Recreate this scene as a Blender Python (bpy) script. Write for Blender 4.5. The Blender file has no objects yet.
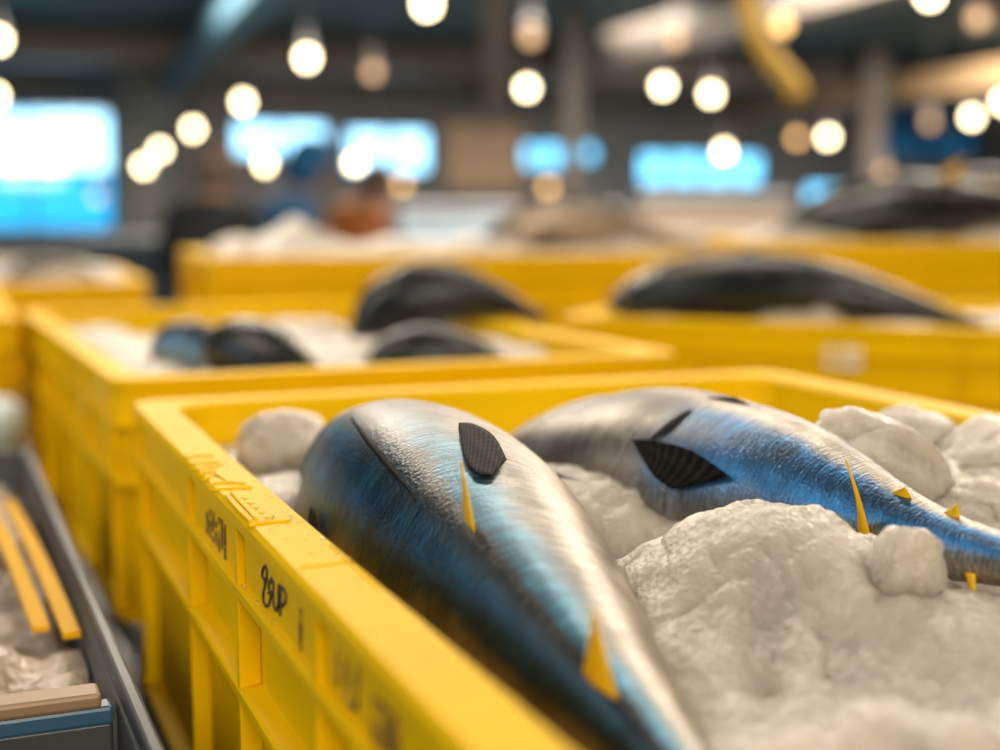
import bpy, bmesh, math, random
from math import sin, cos, pi, radians, sqrt, atan, tan, exp
from mathutils import Vector, Matrix, noise, Euler
random.seed(7)
SC = bpy.context.scene
COL = SC.collection

# ------------------------------------------------------------------ camera
F = 1370.0
PITCH = atan(162.0 / F)
ZC = 1.25
CAM = Vector((0, 0, ZC))
FW = Vector((0, cos(PITCH), -sin(PITCH)))
UP = Vector((0, sin(PITCH), cos(PITCH)))
def ray(px, py):
    return FW + Vector((1, 0, 0)) * ((px - 500) / F) + UP * ((375 - py) / F)
def P(px, py, depth):                      # point of a sight line at a distance ahead (world y)
    d = ray(px, py); return CAM + d * (depth / d.y)
def PZ(px, py, z):
    d = ray(px, py); return CAM + d * ((z - ZC) / d.z)

cd = bpy.data.cameras.new('camera'); cam = bpy.data.objects.new('camera', cd); COL.objects.link(cam)
cam.location = CAM; cam.rotation_euler = (pi / 2 - PITCH, 0, 0)
cd.sensor_width = 36; cd.lens = F * 36 / 1000
cd.clip_start = 0.02; cd.clip_end = 200
cd.dof.use_dof = True; cd.dof.focus_distance = 0.70; cd.dof.aperture_fstop = 2.9
SC.camera = cam
vs = SC.view_settings
vs.view_transform = 'Standard'; vs.look = 'None'; vs.gamma = 1; vs.use_curve_mapping = False
vs.exposure = 0.25

# ------------------------------------------------------------------ materials
def mat(name, col=(.5, .5, .5), rough=.5, metal=0., **kw):
    m = bpy.data.materials.new(name); m.use_nodes = True
    b = m.node_tree.nodes['Principled BSDF']
    b.inputs['Base Color'].default_value = (*col, 1); b.inputs['Roughness'].default_value = rough
    b.inputs['Metallic'].default_value = metal
    for k, v in kw.items():
        b.inputs[k].default_value = v
    return m
def nd(m, t, **kw):
    n = m.node_tree.nodes.new(t)
    for k, v in kw.items():
        if hasattr(n, k): setattr(n, k, v)
        else: n.inputs[k].default_value = v
    return n
def ln(m, a, b): m.node_tree.links.new(a, b)
def bsdf(m): return m.node_tree.nodes['Principled BSDF']
def ramp(m, stops):
    r = nd(m, 'ShaderNodeValToRGB'); e = r.color_ramp.elements
    while len(e) > 1: e.remove(e[-1])
    e[0].position = stops[0][0]; e[0].color = (*stops[0][1], 1)
    for p, c in stops[1:]:
        x = e.new(p); x.color = (*c, 1)
    return r
def noisy(m, c1, c2, scale=8, detail=4, bump=0., lo=.35, hi=.65, bscale=None, rough=None, coord='Object', dist=.01):
    tc = nd(m, 'ShaderNodeTexCoord'); n = nd(m, 'ShaderNodeTexNoise', Scale=scale, Detail=detail)
    ln(m, tc.outputs[coord], n.inputs['Vector'])
    r = ramp(m, [(lo, c1), (hi, c2)]); ln(m, n.outputs['Fac'], r.inputs['Fac'])
    ln(m, r.outputs['Color'], bsdf(m).inputs['Base Color'])
    if bump:
        n2 = nd(m, 'ShaderNodeTexNoise', Scale=bscale or scale * 4, Detail=5); ln(m, tc.outputs[coord], n2.inputs['Vector'])
        b = nd(m, 'ShaderNodeBump', Strength=bump, Distance=dist); ln(m, n2.outputs['Fac'], b.inputs['Height'])
        ln(m, b.outputs['Normal'], bsdf(m).inputs['Normal'])
    if rough:
        mr = nd(m, 'ShaderNodeMapRange'); mr.inputs['To Min'].default_value, mr.inputs['To Max'].default_value = rough
        ln(m, n.outputs['Fac'], mr.inputs['Value']); ln(m, mr.outputs['Result'], bsdf(m).inputs['Roughness'])
    return m

YEL = noisy(mat('yellow_plastic', rough=.36, **{'IOR': 1.14, 'Specular IOR Level': .5}),
            (.74, .445, .001), (.80, .49, .001), scale=9, bump=.06, bscale=160, rough=(.36, .52), dist=.002)
INK = mat('black_ink', (.03, .02, .012), .6)
INKSOFT = noisy(mat('worn_ink', rough=.6), (.10, .055, .008), (.45, .25, .006), scale=120, lo=.45, hi=.6)
def mk_ice(name, sss=1.):
    m = mat(name, (.7, .68, .66), .22, 0, **{'Subsurface Weight': sss, 'Subsurface Scale': .05, 'IOR': 1.31, 'Specular IOR Level': .75})
    bsdf(m).inputs['Subsurface Radius'].default_value = (1, .95, .9)
    tc = nd(m, 'ShaderNodeTexCoord')
    n1 = nd(m, 'ShaderNodeTexNoise', Scale=70, Detail=6, Roughness=.68); ln(m, tc.outputs['Object'], n1.inputs['Vector'])
    v = nd(m, 'ShaderNodeTexVoronoi', Scale=330); v.feature = 'SMOOTH_F1'; ln(m, tc.outputs['Object'], v.inputs['Vector'])
    b0 = nd(m, 'ShaderNodeBump', Strength=.5, Distance=.004); ln(m, n1.outputs['Fac'], b0.inputs['Height'])
    b = nd(m, 'ShaderNodeBump', Strength=.6, Distance=.0016); ln(m, v.outputs['Distance'], b.inputs['Height']); ln(m, b0.outputs['Normal'], b.inputs['Normal'])
    ln(m, b.outputs['Normal'], bsdf(m).inputs['Normal'])
    n3 = nd(m, 'ShaderNodeTexNoise', Scale=11, Detail=4); ln(m, tc.outputs['Object'], n3.inputs['Vector'])
    r = ramp(m, [(.32, (.33, .30, .265)), (.64, (.485, .435, .375))]); ln(m, n3.outputs['Fac'], r.inputs['Fac']); ln(m, r.outputs['Color'], bsdf(m).inputs['Base Color'])
    mr = nd(m, 'ShaderNodeMapRange'); mr.inputs['To Min'].default_value, mr.inputs['To Max'].default_value = .08, .42
    ln(m, n1.outputs['Fac'], mr.inputs['Value']); ln(m, mr.outputs['Result'], bsdf(m).inputs['Roughness'])
    return m
ICE = mk_ice('crushed_ice')
def mk_clear():
    m = mk_ice('clear_ice', 1.)
    bsdf(m).inputs['Transmission Weight'].default_value = .3
    return m
CLEAR = mk_clear()

def mk_skin(name, stops, warp=.10, streak=1.0, metal=.72, rough=(.22, .5), signed=False, head=None):
    m = mat(name, metal=metal)
    uv = nd(m, 'ShaderNodeUVMap'); sp = nd(m, 'ShaderNodeSeparateXYZ'); ln(m, uv.outputs['UV'], sp.inputs[0])
    tc = nd(m, 'ShaderNodeTexCoord')
    if signed:
        fl = nd(m, 'ShaderNodeMath'); fl.operation = 'SUBTRACT'; fl.inputs[0].default_value = 1.0; ln(m, sp.outputs['Y'], fl.inputs[1]); val = fl.outputs[0]
    else:
        a = nd(m, 'ShaderNodeMath'); a.operation = 'SUBTRACT'; a.inputs[1].default_value = .5; ln(m, sp.outputs['Y'], a.inputs[0])
        b = nd(m, 'ShaderNodeMath'); b.operation = 'ABSOLUTE'; ln(m, a.outputs[0], b.inputs[0])
        c = nd(m, 'ShaderNodeMath'); c.operation = 'MULTIPLY'; c.inputs[1].default_value = 2; ln(m, b.outputs[0], c.inputs[0])
        val = c.outputs[0]
    # streaks that run around the body
    mp = nd(m, 'ShaderNodeMapping'); mp.inputs['Scale'].default_value = (340, 13, 1); ln(m, uv.outputs['UV'], mp.inputs['Vector'])
    ns = nd(m, 'ShaderNodeTexNoise', Scale=1, Detail=4, Roughness=.6); ln(m, mp.outputs[0], ns.inputs['Vector'])
    nb = nd(m, 'ShaderNodeTexNoise', Scale=22, Detail=3); ln(m, tc.outputs['Object'], nb.inputs['Vector'])
    def madd(src, k, base):
        x = nd(m, 'ShaderNodeMath'); x.operation = 'MULTIPLY_ADD'; ln(m, src, x.inputs[0]); x.inputs[1].default_value = k
        if isinstance(base, float): x.inputs[2].default_value = base
        else: ln(m, base, x.inputs[2])
        return x.outputs[0]
    v1 = madd(nb.outputs['Fac'], warp, val); v2 = madd(ns.outputs['Fac'], warp * .9, v1); v3 = madd(v2, 1., -warp * .95)
    r = ramp(m, stops); ln(m, v3, r.inputs['Fac'])
    mx = nd(m, 'ShaderNodeMix'); mx.data_type = 'RGBA'; mx.blend_type = 'MULTIPLY'
    rs = ramp(m, [(.36, (.24, .23, .22)), (.6, (1.1, 1.08, 1.05))]); ln(m, ns.outputs['Fac'], rs.inputs['Fac'])
    mx.inputs[0].default_value = .75 * streak; cout = r.outputs['Color']
    if head:
        r2 = ramp(m, head); ln(m, v3, r2.inputs['Fac']); hm = nd(m, 'ShaderNodeMapRange'); hm.interpolation_type = 'SMOOTHSTEP'
        hm.inputs['From Min'].default_value, hm.inputs['From Max'].default_value = .40, .60
        ln(m, madd(nb.outputs['Fac'], .16, madd(sp.outputs['X'], 1., -.08)), hm.inputs['Value'])
        hx = nd(m, 'ShaderNodeMix'); hx.data_type = 'RGBA'; ln(m, hm.outputs[0], hx.inputs[0]); ln(m, r2.outputs['Color'], hx.inputs[6]); ln(m, r.outputs['Color'], hx.inputs[7]); cout = hx.outputs[2]
    ln(m, cout, mx.inputs[6]); ln(m, rs.outputs['Color'], mx.inputs[7])
    mo = nd(m, 'ShaderNodeMix'); mo.data_type = 'RGBA'; mo.blend_type = 'MULTIPLY'; mo.inputs[0].default_value = .75 * streak
    nm = nd(m, 'ShaderNodeTexNoise', Scale=38, Detail=5, Roughness=.65); ln(m, tc.outputs['Object'], nm.inputs['Vector'])
    rm = ramp(m, [(.36, (.42, .41, .40)), (.60, (1.05, 1.05, 1.05))]); ln(m, nm.outputs['Fac'], rm.inputs['Fac'])
    ln(m, mx.outputs[2], mo.inputs[6]); ln(m, rm.outputs['Color'], mo.inputs[7]); ln(m, mo.outputs[2], bsdf(m).inputs['Base Color'])
    mr = nd(m, 'ShaderNodeMapRange'); mr.inputs['To Min'].default_value, mr.inputs['To Max'].default_value = rough
    ln(m, ns.outputs['Fac'], mr.inputs['Value']); ln(m, mr.outputs['Result'], bsdf(m).inputs['Roughness'])
    nf = nd(m, 'ShaderNodeTexNoise', Scale=300, Detail=3); ln(m, tc.outputs['Object'], nf.inputs['Vector'])
    h = madd(ns.outputs['Fac'], .8, madd(nf.outputs['Fac'], .35, madd(nb.outputs['Fac'], .8, 0.0)))
    vg = nd(m, 'ShaderNodeTexVoronoi', Scale=520); ln(m, tc.outputs['Object'], vg.inputs['Vector'])
    h = madd(vg.outputs['Distance'], .38, h)
    bp = nd(m, 'ShaderNodeBump', Strength=.42 * streak, Distance=.0012); ln(m, h, bp.inputs['Height']); ln(m, bp.outputs['Normal'], bsdf(m).inputs['Normal'])
    bsdf(m).inputs['Coat Weight'].default_value = .12; bsdf(m).inputs['Coat Roughness'].default_value = .12
    ln(m, bp.outputs['Normal'], bsdf(m).inputs['Coat Normal'])
    return m
# value 1 = back, 0 = belly ; signed: uv v, 0/1 = back ridge, .25 right flank, .5 belly, .75 left flank
SKIN_A = mk_skin('tuna_skin_navy_back', [(.0, (.05, .055, .06)), (.02, (.02, .17, .30)), (.05, (.07, .22, .34)), (.085, (.28, .265, .24)), (.2, (.50, .42, .33)), (.5, (.62, .53, .42)),  # crate's tan reflection and blue sheen painted on the left, lit silver right
                 (.70, (.60, .47, .28)), (.83, (.44, .33, .17)), (.868, (.18, .13, .07)), (.89, (.004, .03, .06)), (.95, (.006, .06, .12)), (.985, (.01, .02, .03)), (1., (.05, .055, .06))], signed=True, warp=.07,
                 head=[(0, (.03, .03, .032)), (.04, (.14, .13, .125)), (.09, (.30, .27, .24)), (.2, (.44, .38, .31)), (.5, (.60, .51, .41)), (.70, (.60, .48, .30)), (.82, (.42, .32, .18)), (.865, (.36, .29, .18)), (.885, (.05, .16, .28)),
                 (.92, (.02, .27, .60)), (.96, (.012, .08, .16)), (.985, (.012, .016, .02)), (1, (.03, .03, .032))])
SKIN_B = mk_skin('tuna_skin_blue_band', [(0, (.56, .48, .39)), (.30, (.44, .39, .33)), (.46, (.22, .25, .28)), (.56, (.012, .17, .46)), (.68, (.02, .09, .22)), (.78, (.012, .16, .42)),
                 (.83, (.25, .26, .27)), (.87, (.46, .41, .35)), (.93, (.36, .31, .26)), (.95, (.14, .12, .11)), (1, (.03, .03, .035))], warp=.12,
                 head=[(0, (.50, .43, .35)), (.45, (.28, .24, .20)), (.6, (.16, .15, .14)), (.7, (.27, .24, .20)), (.76, (.10, .09, .08)), (.84, (.04, .035, .03)), (.90, (.24, .20, .17)), (.95, (.04, .036, .033)), (1, (.03, .03, .032))])
SKIN_C = mk_skin('tuna_skin_dark_back', [(0, (.6, .55, .48)), (.22, (.34, .31, .27)), (.38, (.10, .105, .11)), (.5, (.035, .04, .045)), (.70, (.02, .026, .032)), (.78, (.13, .125, .115)), (.88, (.014, .018, .022)), (1, (.012, .016, .02))], warp=.16, streak=.8, rough=(.16, .38))  # lighter stop high on the back is a painted highlight
SKIN_D = mk_skin('tuna_skin_brown_silver', [(0, (.75, .68, .6)), (.5, (.6, .52, .44)), (.7, (.34, .28, .22)), (.86, (.06, .05, .045)), (1, (.03, .028, .026))], warp=.14, streak=.8)
SKIN_E = mk_skin('tuna_skin_pale_blue', [(0, (.7, .7, .7)), (.4, (.5, .55, .6)), (.6, (.16, .34, .55)), (.8, (.05, .08, .12)), (1, (.02, .03, .04))], warp=.14, streak=.8)
def mk_fin(name, c1, c2, rough=.4):
    m = mat(name, rough=rough, **{'Specular IOR Level': .15})
    uv = nd(m, 'ShaderNodeUVMap'); w = nd(m, 'ShaderNodeTexWave', Scale=2.4, Distortion=0.); w.bands_direction = 'X'
    ln(m, uv.outputs['UV'], w.inputs['Vector'])
    r = ramp(m, [(.3, c1), (.9, c2)]); ln(m, w.outputs['Fac'], r.inputs['Fac']); ln(m, r.outputs['Color'], bsdf(m).inputs['Base Color'])
    b = nd(m, 'ShaderNodeBump', Strength=.5, Distance=.001); ln(m, w.outputs['Fac'], b.inputs['Height']); ln(m, b.outputs['Normal'], bsdf(m).inputs['Normal'])
    return m
FIN_BLACK = mk_fin('black_fin', (.008, .007, .007), (.03, .027, .025), .8)
FIN_YEL = mk_fin('yellow_fin', (.72, .41, .008), (.85, .53, .015), .4)
EYE = mat('fish_eye', (.01, .01, .012), .06, 0, **{'Coat Weight': 1.})
STEEL = noisy(mat('brushed_steel', rough=.35, metal=.9), (.32, .34, .36), (.48, .49, .50), scale=6, bump=.05, bscale=80, rough=(.25, .5))
DARKSTEEL = noisy(mat('dark_steel', rough=.5, metal=.7), (.05, .055, .06), (.11, .115, .12), scale=5, bump=.05)
BLUESTEEL = noisy(mat('blue_painted_steel', rough=.4), (.02, .07, .12), (.03, .10, .17), scale=6)
STRAP = mat('yellow_strap', (.68, .36, .002), .5, 0, **{'Specular IOR Level': .05})
WHITEPL = noisy(mat('white_plastic', rough=.4), (.45, .55, .64), (.56, .64, .72), scale=4)
def emis(name, col, s):
    m = bpy.data.materials.new(name); m.use_nodes = True; nt = m.node_tree; nt.nodes.clear()
    e = nt.nodes.new('ShaderNodeEmission'); e.inputs[0].default_value = (*col, 1); e.inputs[1].default_value = s
    o = nt.nodes.new('ShaderNodeOutputMaterial'); nt.links.new(e.outputs[0], o.inputs[0]); return m

# ------------------------------------------------------------------ object helpers
def tag(o, label=None, cat=None, group=None, kind=None):
    if label: o['label'] = label
    if cat: o['category'] = cat
    if group: o['group'] = group
    if kind: o['kind'] = kind
    return o
def empty(name, loc=(0, 0, 0), rz=0):
    o = bpy.data.objects.new(name, None); COL.objects.link(o); o.location = loc; o.rotation_euler = (0, 0, rz)
    o.empty_display_size = .05
    return o
def obj(name, bm, m, parent=None, smooth=False, world=False):
    me = bpy.data.meshes.new(name)
    bmesh.ops.recalc_face_normals(bm, faces=bm.faces)
    bm.to_mesh(me); bm.free()
    if smooth:
        for p in me.polygons: p.use_smooth = True
    me.materials.append(m)
    o = bpy.data.objects.new(name, me); COL.objects.link(o)
    if parent:
        o.parent = parent
        if world:                                   # vertices were written in world space
            mw = Matrix.Translation(parent.location) @ parent.rotation_euler.to_matrix().to_4x4()
            if parent.parent:
                q = parent.parent; mw = Matrix.Translation(q.location) @ q.rotation_euler.to_matrix().to_4x4() @ mw
            me.transform(mw.inverted())
    return o
def copy_tree(o, parent=None):
    c = o.copy(); COL.objects.link(c)
    if parent: c.parent = parent
    for ch in list(o.children): copy_tree(ch, c)
    return c
def struct(name, bm, m, **k):
    o = obj(name, bm, m, **k); o['kind'] = 'structure'; return o
def box(bm, lo, hi, bev=0):
    r = bmesh.ops.create_cube(bm, size=1); v = r['verts']
    lo = Vector(lo); hi = Vector(hi); c = (lo + hi) / 2; s = hi - lo
    for x in v: x.co = Vector((x.co.x * s.x, x.co.y * s.y, x.co.z * s.z)) + c
    if bev:
        es = list({e for x in v for e in x.link_edges})
        bmesh.ops.bevel(bm, geom=es, offset=bev, segments=2, affect='EDGES', profile=.5)
def tube(bm, pts, rad, n=10, cap=True):
    pts = [Vector(p) for p in pts]; rads = rad if isinstance(rad, (list, tuple)) else [rad] * len(pts)
    rings = []; prev = None
    for i, p in enumerate(pts):
        t = (pts[min(i + 1, len(pts) - 1)] - pts[max(i - 1, 0)]).normalized()
        if prev is None:
            a = Vector((0, 0, 1)) if abs(t.z) < .9 else Vector((1, 0, 0)); u = t.cross(a).normalized()
        else: u = (prev - t * prev.dot(t)).normalized()
        prev = u; w = t.cross(u)
        rings.append([bm.verts.new(p + (u * cos(2 * pi * k / n) + w * sin(2 * pi * k / n)) * rads[i]) for k in range(n)])
    for a, b in zip(rings, rings[1:]):
        for k in range(n): bm.faces.new((a[k], a[(k + 1) % n], b[(k + 1) % n], b[k]))
    if cap: bm.faces.new(rings[0]); bm.faces.new(rings[-1])
def lathe(bm, prof, n=24, c=(0, 0, 0)):
    rings = []
    for r, z in prof:
        rings.append([bm.verts.new((c[0] + r * cos(2 * pi * k / n), c[1] + r * sin(2 * pi * k / n), c[2] + z)) for k in range(n)])
    for a, b in zip(rings, rings[1:]):
        for k in range(n): bm.faces.new((a[k], a[(k + 1) % n], b[(k + 1) % n], b[k]))
    return rings
def rrect(w, l, r, z, n=6):
    out = []
    for cx, cy, a0 in ((w / 2 - r, l / 2 - r, 0), (-w / 2 + r, l / 2 - r, 90), (-w / 2 + r, -l / 2 + r, 180), (w / 2 - r, -l / 2 + r, 270)):
        for i in range(n + 1):
            a = radians(a0 + 90 * i / n); out.append(Vector((cx + r * cos(a), cy + r * sin(a), z)))
    return out
def loft(bm, rings, closed=False, caps=(False, False)):
    vr = [[bm.verts.new(p) for p in r] for r in rings]; n = len(vr[0])
    pr = list(zip(vr, vr[1:]))
    if closed: pr.append((vr[-1], vr[0]))
    for a, b in pr:
        for k in range(n): bm.faces.new((a[k], a[(k + 1) % n], b[(k + 1) % n], b[k]))
    if caps[0]: bm.faces.new(vr[0])
    if caps[1]: bm.faces.new(vr[-1])

# ------------------------------------------------------------------ the hall
HEAD = radians(18.4)
HD = Vector((-sin(HEAD), cos(HEAD), 0)); HR = Vector((cos(HEAD), sin(HEAD), 0))   # along the hall, across it
CEIL = 3.05; BACK = 17.0
hall = (-11., 14., -5., BACK)                                                      # q0 q1 t0 t1
def H(q, t, z): return HR * q + HD * t + Vector((0, 0, z))
def hall_box(bm, q0, q1, t0, t1, z0, z1):
    vsx = [bm.verts.new(H(q, t, z)) for z in (z0, z1) for t in (t0, t1) for q in (q0, q1)]
    for f in ((0, 1, 3, 2), (4, 5, 7, 6), (0, 1, 5, 4), (2, 3, 7, 6), (0, 2, 6, 4), (1, 3, 7, 5)): bm.faces.new([vsx[i] for i in f])
def on_wall(px, py):
    d = ray(px, py); k = BACK / d.dot(HD); p = CAM + d * k
    return p.dot(HR), p.z
CONC = noisy(mat('wet_concrete', rough=.35), (.10, .10, .10), (.18, .175, .17), scale=1.5, bump=.1, rough=(.15, .5))
WALLM = noisy(mat('grey_plaster', rough=.8), (.20, .24, .28), (.31, .31, .31), scale=.5)
CEILM = noisy(mat('dark_teal_ceiling', rough=.7), (.03, .07, .095), (.05, .10, .125), scale=.9)
BEAMM = noisy(mat('blue_grey_beam_paint', rough=.85, **{'Specular IOR Level': .1}), (.09, .20, .29), (.12, .25, .35), scale=1.2)
TANM = noisy(mat('tan_duct_paint', rough=.45), (.46, .31, .17), (.56, .39, .22), scale=1.5)
GREYM = noisy(mat('grey_girder_paint', rough=.5), (.16, .14, .125), (.22, .19, .165), scale=1.5)
bm = bmesh.new(); hall_box(bm, hall[0], hall[1], hall[2], hall[3], -.1, 0); struct('floor', bm, CONC)
bm = bmesh.new(); hall_box(bm, hall[0], hall[1], hall[2], hall[3], CEIL, CEIL + .1); struct('ceiling', bm, CEILM)
bm = bmesh.new(); hall_box(bm, hall[0] - .2, hall[0], hall[2], hall[3], 0, CEIL); struct('wall_left', bm, WALLM)
bm = bmesh.new(); hall_box(bm, hall[1], hall[1] + .2, hall[2], hall[3], 0, CEIL); struct('wall_right', bm, WALLM)
bm = bmesh.new(); hall_box(bm, hall[0], hall[1], hall[2] - .2, hall[2], 0, CEIL); struct('wall_front', bm, WALLM)
# windows of the back wall, as seen: x0 x1 y0 y1 (top, bottom), number of uprights, tinted
WIN = [(-60, 112, 104, 232, 1, 0), (232, 331, 120, 158, 1, 0), (345, 433, 127, 174, 1, 0), (513, 568, 141, 170, 1, 2), (582, 602, 142, 164, 0, 2),
       (640, 768, 151, 187, 3, 2), (806, 868, 183, 210, 1, 2), (880, 985, 108, 160, 1, 1)]
rects = []
for x0, x1, y0, y1, nu, ti in WIN:
    qa, za = on_wall(x0, y0); qb, zb = on_wall(x1, y0); qc, zc = on_wall((x0 + x1) / 2, y0); _, zd = on_wall((x0 + x1) / 2, y1)
    rects.append((qa, qb, zd, min(zc, CEIL - .1)))
bm = bmesh.new()
qs = sorted({hall[0], hall[1], *[r[0] for r in rects], *[r[1] for r in rects]})
zs = sorted({0, CEIL, *[r[2] for r in rects], *[r[3] for r in rects]})
for a, b in zip(qs, qs[1:]):
    run = None
    for c, d in zip(zs, zs[1:]):
        if any(r[0] < (a + b) / 2 < r[1] and r[2] < (c + d) / 2 < r[3] for r in rects): continue
        hall_box(bm, a, b, BACK, BACK + .25, c, d)
struct('wall_back', bm, WALLM)
def glass(name, col, fac=.06):
    m = bpy.data.materials.new(name); m.use_nodes = True; nt = m.node_tree; nt.nodes.clear()
    t = nt.nodes.new('ShaderNodeBsdfTransparent'); t.inputs[0].default_value = (*col, 1)
    g = nt.nodes.new('ShaderNodeBsdfGlossy'); g.inputs['Roughness'].default_value = .05
    x = nt.nodes.new('ShaderNodeMixShader'); x.inputs[0].default_value = fac; o = nt.nodes.new('ShaderNodeOutputMaterial')
    nt.links.new(t.outputs[0], x.inputs[1]); nt.links.new(g.outputs[0], x.inputs[2]); nt.links.new(x.outputs[0], o.inputs[0]); return m
CLEARGLASS = glass('window_glass', (.96, .98, 1)); BLUEGLASS = glass('blue_tinted_glass', (.17, .52, .64)); SKYGLASS = glass('pale_blue_glass', (.62, .82, .90)); TEALGLASS = glass('dim_blue_glass', (.07, .15, .19))
FRAMEM = mat('blue_window_frame', (.05, .16, .24), .5)
for i, ((q0, q1, z0, z1), w) in enumerate(zip(rects, WIN)):
    root = empty('window_%d' % (i + 1), H((q0 + q1) / 2, BACK + .12, z0)); root['kind'] = 'structure'
    bm = bmesh.new(); t0, t1 = BACK + .05, BACK + .16; fw = .05
    hall_box(bm, q0, q1, t0, t1, z0, z0 + fw); hall_box(bm, q0, q1, t0, t1, z1 - fw, z1)
    hall_box(bm, q0, q0 + fw, t0, t1, z0, z1); hall_box(bm, q1 - fw, q1, t0, t1, z0, z1)
    for k in range(w[4]):
        qm = q0 + (q1 - q0) * (k + 1) / (w[4] + 1); hall_box(bm, qm - .02, qm + .02, t0, t1, z0, z1)
    zt = None
    if i == 0:
        zt = on_wall(50, 172)[1]; hall_box(bm, q0, q1, t0, t1, zt - .03, zt + .03)
    obj('window_frame', bm, FRAMEM, root, world=True)
    bm = bmesh.new(); hall_box(bm, q0, q1, BACK + .1, BACK + .11, zt or z0, z1); obj('window_pane', bm, (CLEARGLASS, TEALGLASS, SKYGLASS)[w[5]], root, world=True)
    if zt:
        bm = bmesh.new(); hall_box(bm, q0, q1, BACK + .1, BACK + .11, z0, zt); obj('window_pane', bm, BLUEGLASS, root, world=True)
# beams, ducts and posts of the roof
def beam(n, p0, p1, w, h, m):
    p0 = Vector(p0); p1 = Vector(p1); d = (p1 - p0); L = d.length; d.normalize()
    s = d.cross(Vector((0, 0, 1)));
    if s.length < .1: s = Vector((1, 0, 0))
    s.normalize(); u = s.cross(d); bm = bmesh.new()
    for sx, sy in ((w, h), ):
        v = [bm.verts.new(p + s * a * sx / 2 + u * b * sy / 2) for p in (p0, p1) for a, b in ((-1, -1), (1, -1), (1, 1), (-1, 1))]
        for f in ((0, 1, 2, 3), (4, 5, 6, 7), (0, 1, 5, 4), (1, 2, 6, 5), (2, 3, 7, 6), (3, 0, 4, 7)): bm.faces.new([v[i] for i in f])
    return struct('trim_%d' % n, bm, m)
def qt(px, py, z):
    p = PZ(px, py, z); return p.dot(HR), p.dot(HD)
def long_beam(n, px, py, z, w, h, m, t0=-4.9, t1=BACK): 
    q, t = qt(px, py, z); return beam(n, H(q, t0, z), H(q, t1, z), w, h, m)
def cross_beam(n, px, py, z, w, h, m, q0=hall[0], q1=hall[1]):
    q, t = qt(px, py, z); return beam(n, H(q0, t, z), H(q1, t, z), w, h, m)
long_beam(1, 192, 60, 2.72, .24, .18, BEAMM)
long_beam(2, 940, 84, 2.62, .30, .25, TANM)
long_beam(3, 1000, 120, 2.45, .25, .2, GREYM)
long_beam(4, 690, 30, 2.85, .35, .3, GREYM)
cross_beam(5, 450, 62, 2.88, .3, .3, GREYM)
cross_beam(6, 100, 28, 2.95, .5, .18, BEAMM, -7, -3.2)
cross_beam(7, 640, 118, 2.62, .25, .22, GREYM, -.5, 14)
def post(n, px, y, w, m, z0=0, z1=CEIL):
    p = P(px, 300, y); beam(n, (p.x, p.y, z0), (p.x, p.y, z1), w, w, m)
POSTM = noisy(mat('dark_post_paint', rough=.7), (.07, .062, .055), (.10, .088, .075), scale=1.5)
post(8, 572, 12.2, .15, POSTM); post(9, 497, 8.6, .16, GREYM, 1.9); post(10, 866, 15.0, .2, POSTM); post(11, 150, 15.6, .5, WALLM)

# ------------------------------------------------------------------ yellow fish crate
CW, CL, CH = .60, 1.00, .23
def crate_proto():
    root = empty('fish_crate'); hz = CH
    bm = bmesh.new(); i0 = .0125
    rr = [rrect(CW - 2 * i0, CL - 2 * i0, .018, .0), rrect(CW - 2 * i0, CL - 2 * i0, .018, hz - .043), rrect(CW - .011, CL - .011, .02, hz - .041), rrect(CW - .011, CL - .011, .02, hz - .008), rrect(CW - .058, CL - .058, .03, hz - .006),
          rrect(CW - .064, CL - .064, .035, hz - .03), rrect(CW - .072, CL - .072, .035, .016), rrect(CW - .10, CL - .10, .03, .01)]
    loft(bm, rr, caps=(True, True)); obj('shell', bm, YEL, root)
    bm = bmesh.new()
    rr = [rrect(CW, CL, .022, hz - .0085), rrect(CW, CL, .022, hz - .0025), rrect(CW - .004, CL - .004, .021, hz), rrect(CW - .056, CL - .056, .034, hz),
          rrect(CW - .0615, CL - .0615, .034, hz - .003), rrect(CW - .0615, CL - .0615, .034, hz - .014)]
    loft(bm, rr, closed=True); obj('rim', bm, YEL, root)
    for nm, z in (('ledge', hz - .040), ('ledge', hz - .095), ('foot_band', .008)):
        bm = bmesh.new(); w2 = .030
        rr = [rrect(CW - .002, CL - .002, .021, z - .006), rrect(CW - .002, CL - .002, .021, z - .0015), rrect(CW - .005, CL - .005, .02, z), rrect(CW - w2, CL - w2, .016, z + .002), rrect(CW - w2, CL - w2, .016, z - .006)]
        loft(bm, rr, closed=True); obj(nm, bm, YEL, root)
    ys = [CL / 2 - d for d in (.035, .275, .432, .596, .78, .965)]
    for sx in (-1, 1):
        for y in ys:
            bm = bmesh.new(); x0, x1 = sorted((sx * (CW / 2 - .0015), sx * (CW / 2 - .016))); box(bm, (x0, y - .003, .004), (x1, y + .003, hz - .012), .0008); obj('rib', bm, YEL, root)
    for sy in (-1, 1):
        for x in (-.265, -.13, 0, .13, .265):
            bm = bmesh.new(); y0, y1 = sorted((sy * (CL / 2 - .0015), sy * (CL / 2 - .016))); box(bm, (x - .003, y0, .004), (x + .003, y1, hz - .012), .0008); obj('rib', bm, YEL, root)
    return root
PROTO = crate_proto()
CRATE_A = PROTO
def place(o, corner, which, rz, label, dims=(CW, CL)):
    """corner: world point of a rim corner; which: (sx, sy) of that corner in crate space"""
    o.rotation_euler = (0, 0, rz)
    loc = Vector((which[0] * dims[0] / 2, which[1] * dims[1] / 2, 0)); loc.rotate(Euler((0, 0, rz)))
    c = Vector(corner); o.location = (c.x - loc.x, c.y - loc.y, c.z - CH)
    tag(o, label, 'crate', 'yellow fish crates'); return o
RIM = 1.10
RA = radians(21.8)
crates = {}
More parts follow.
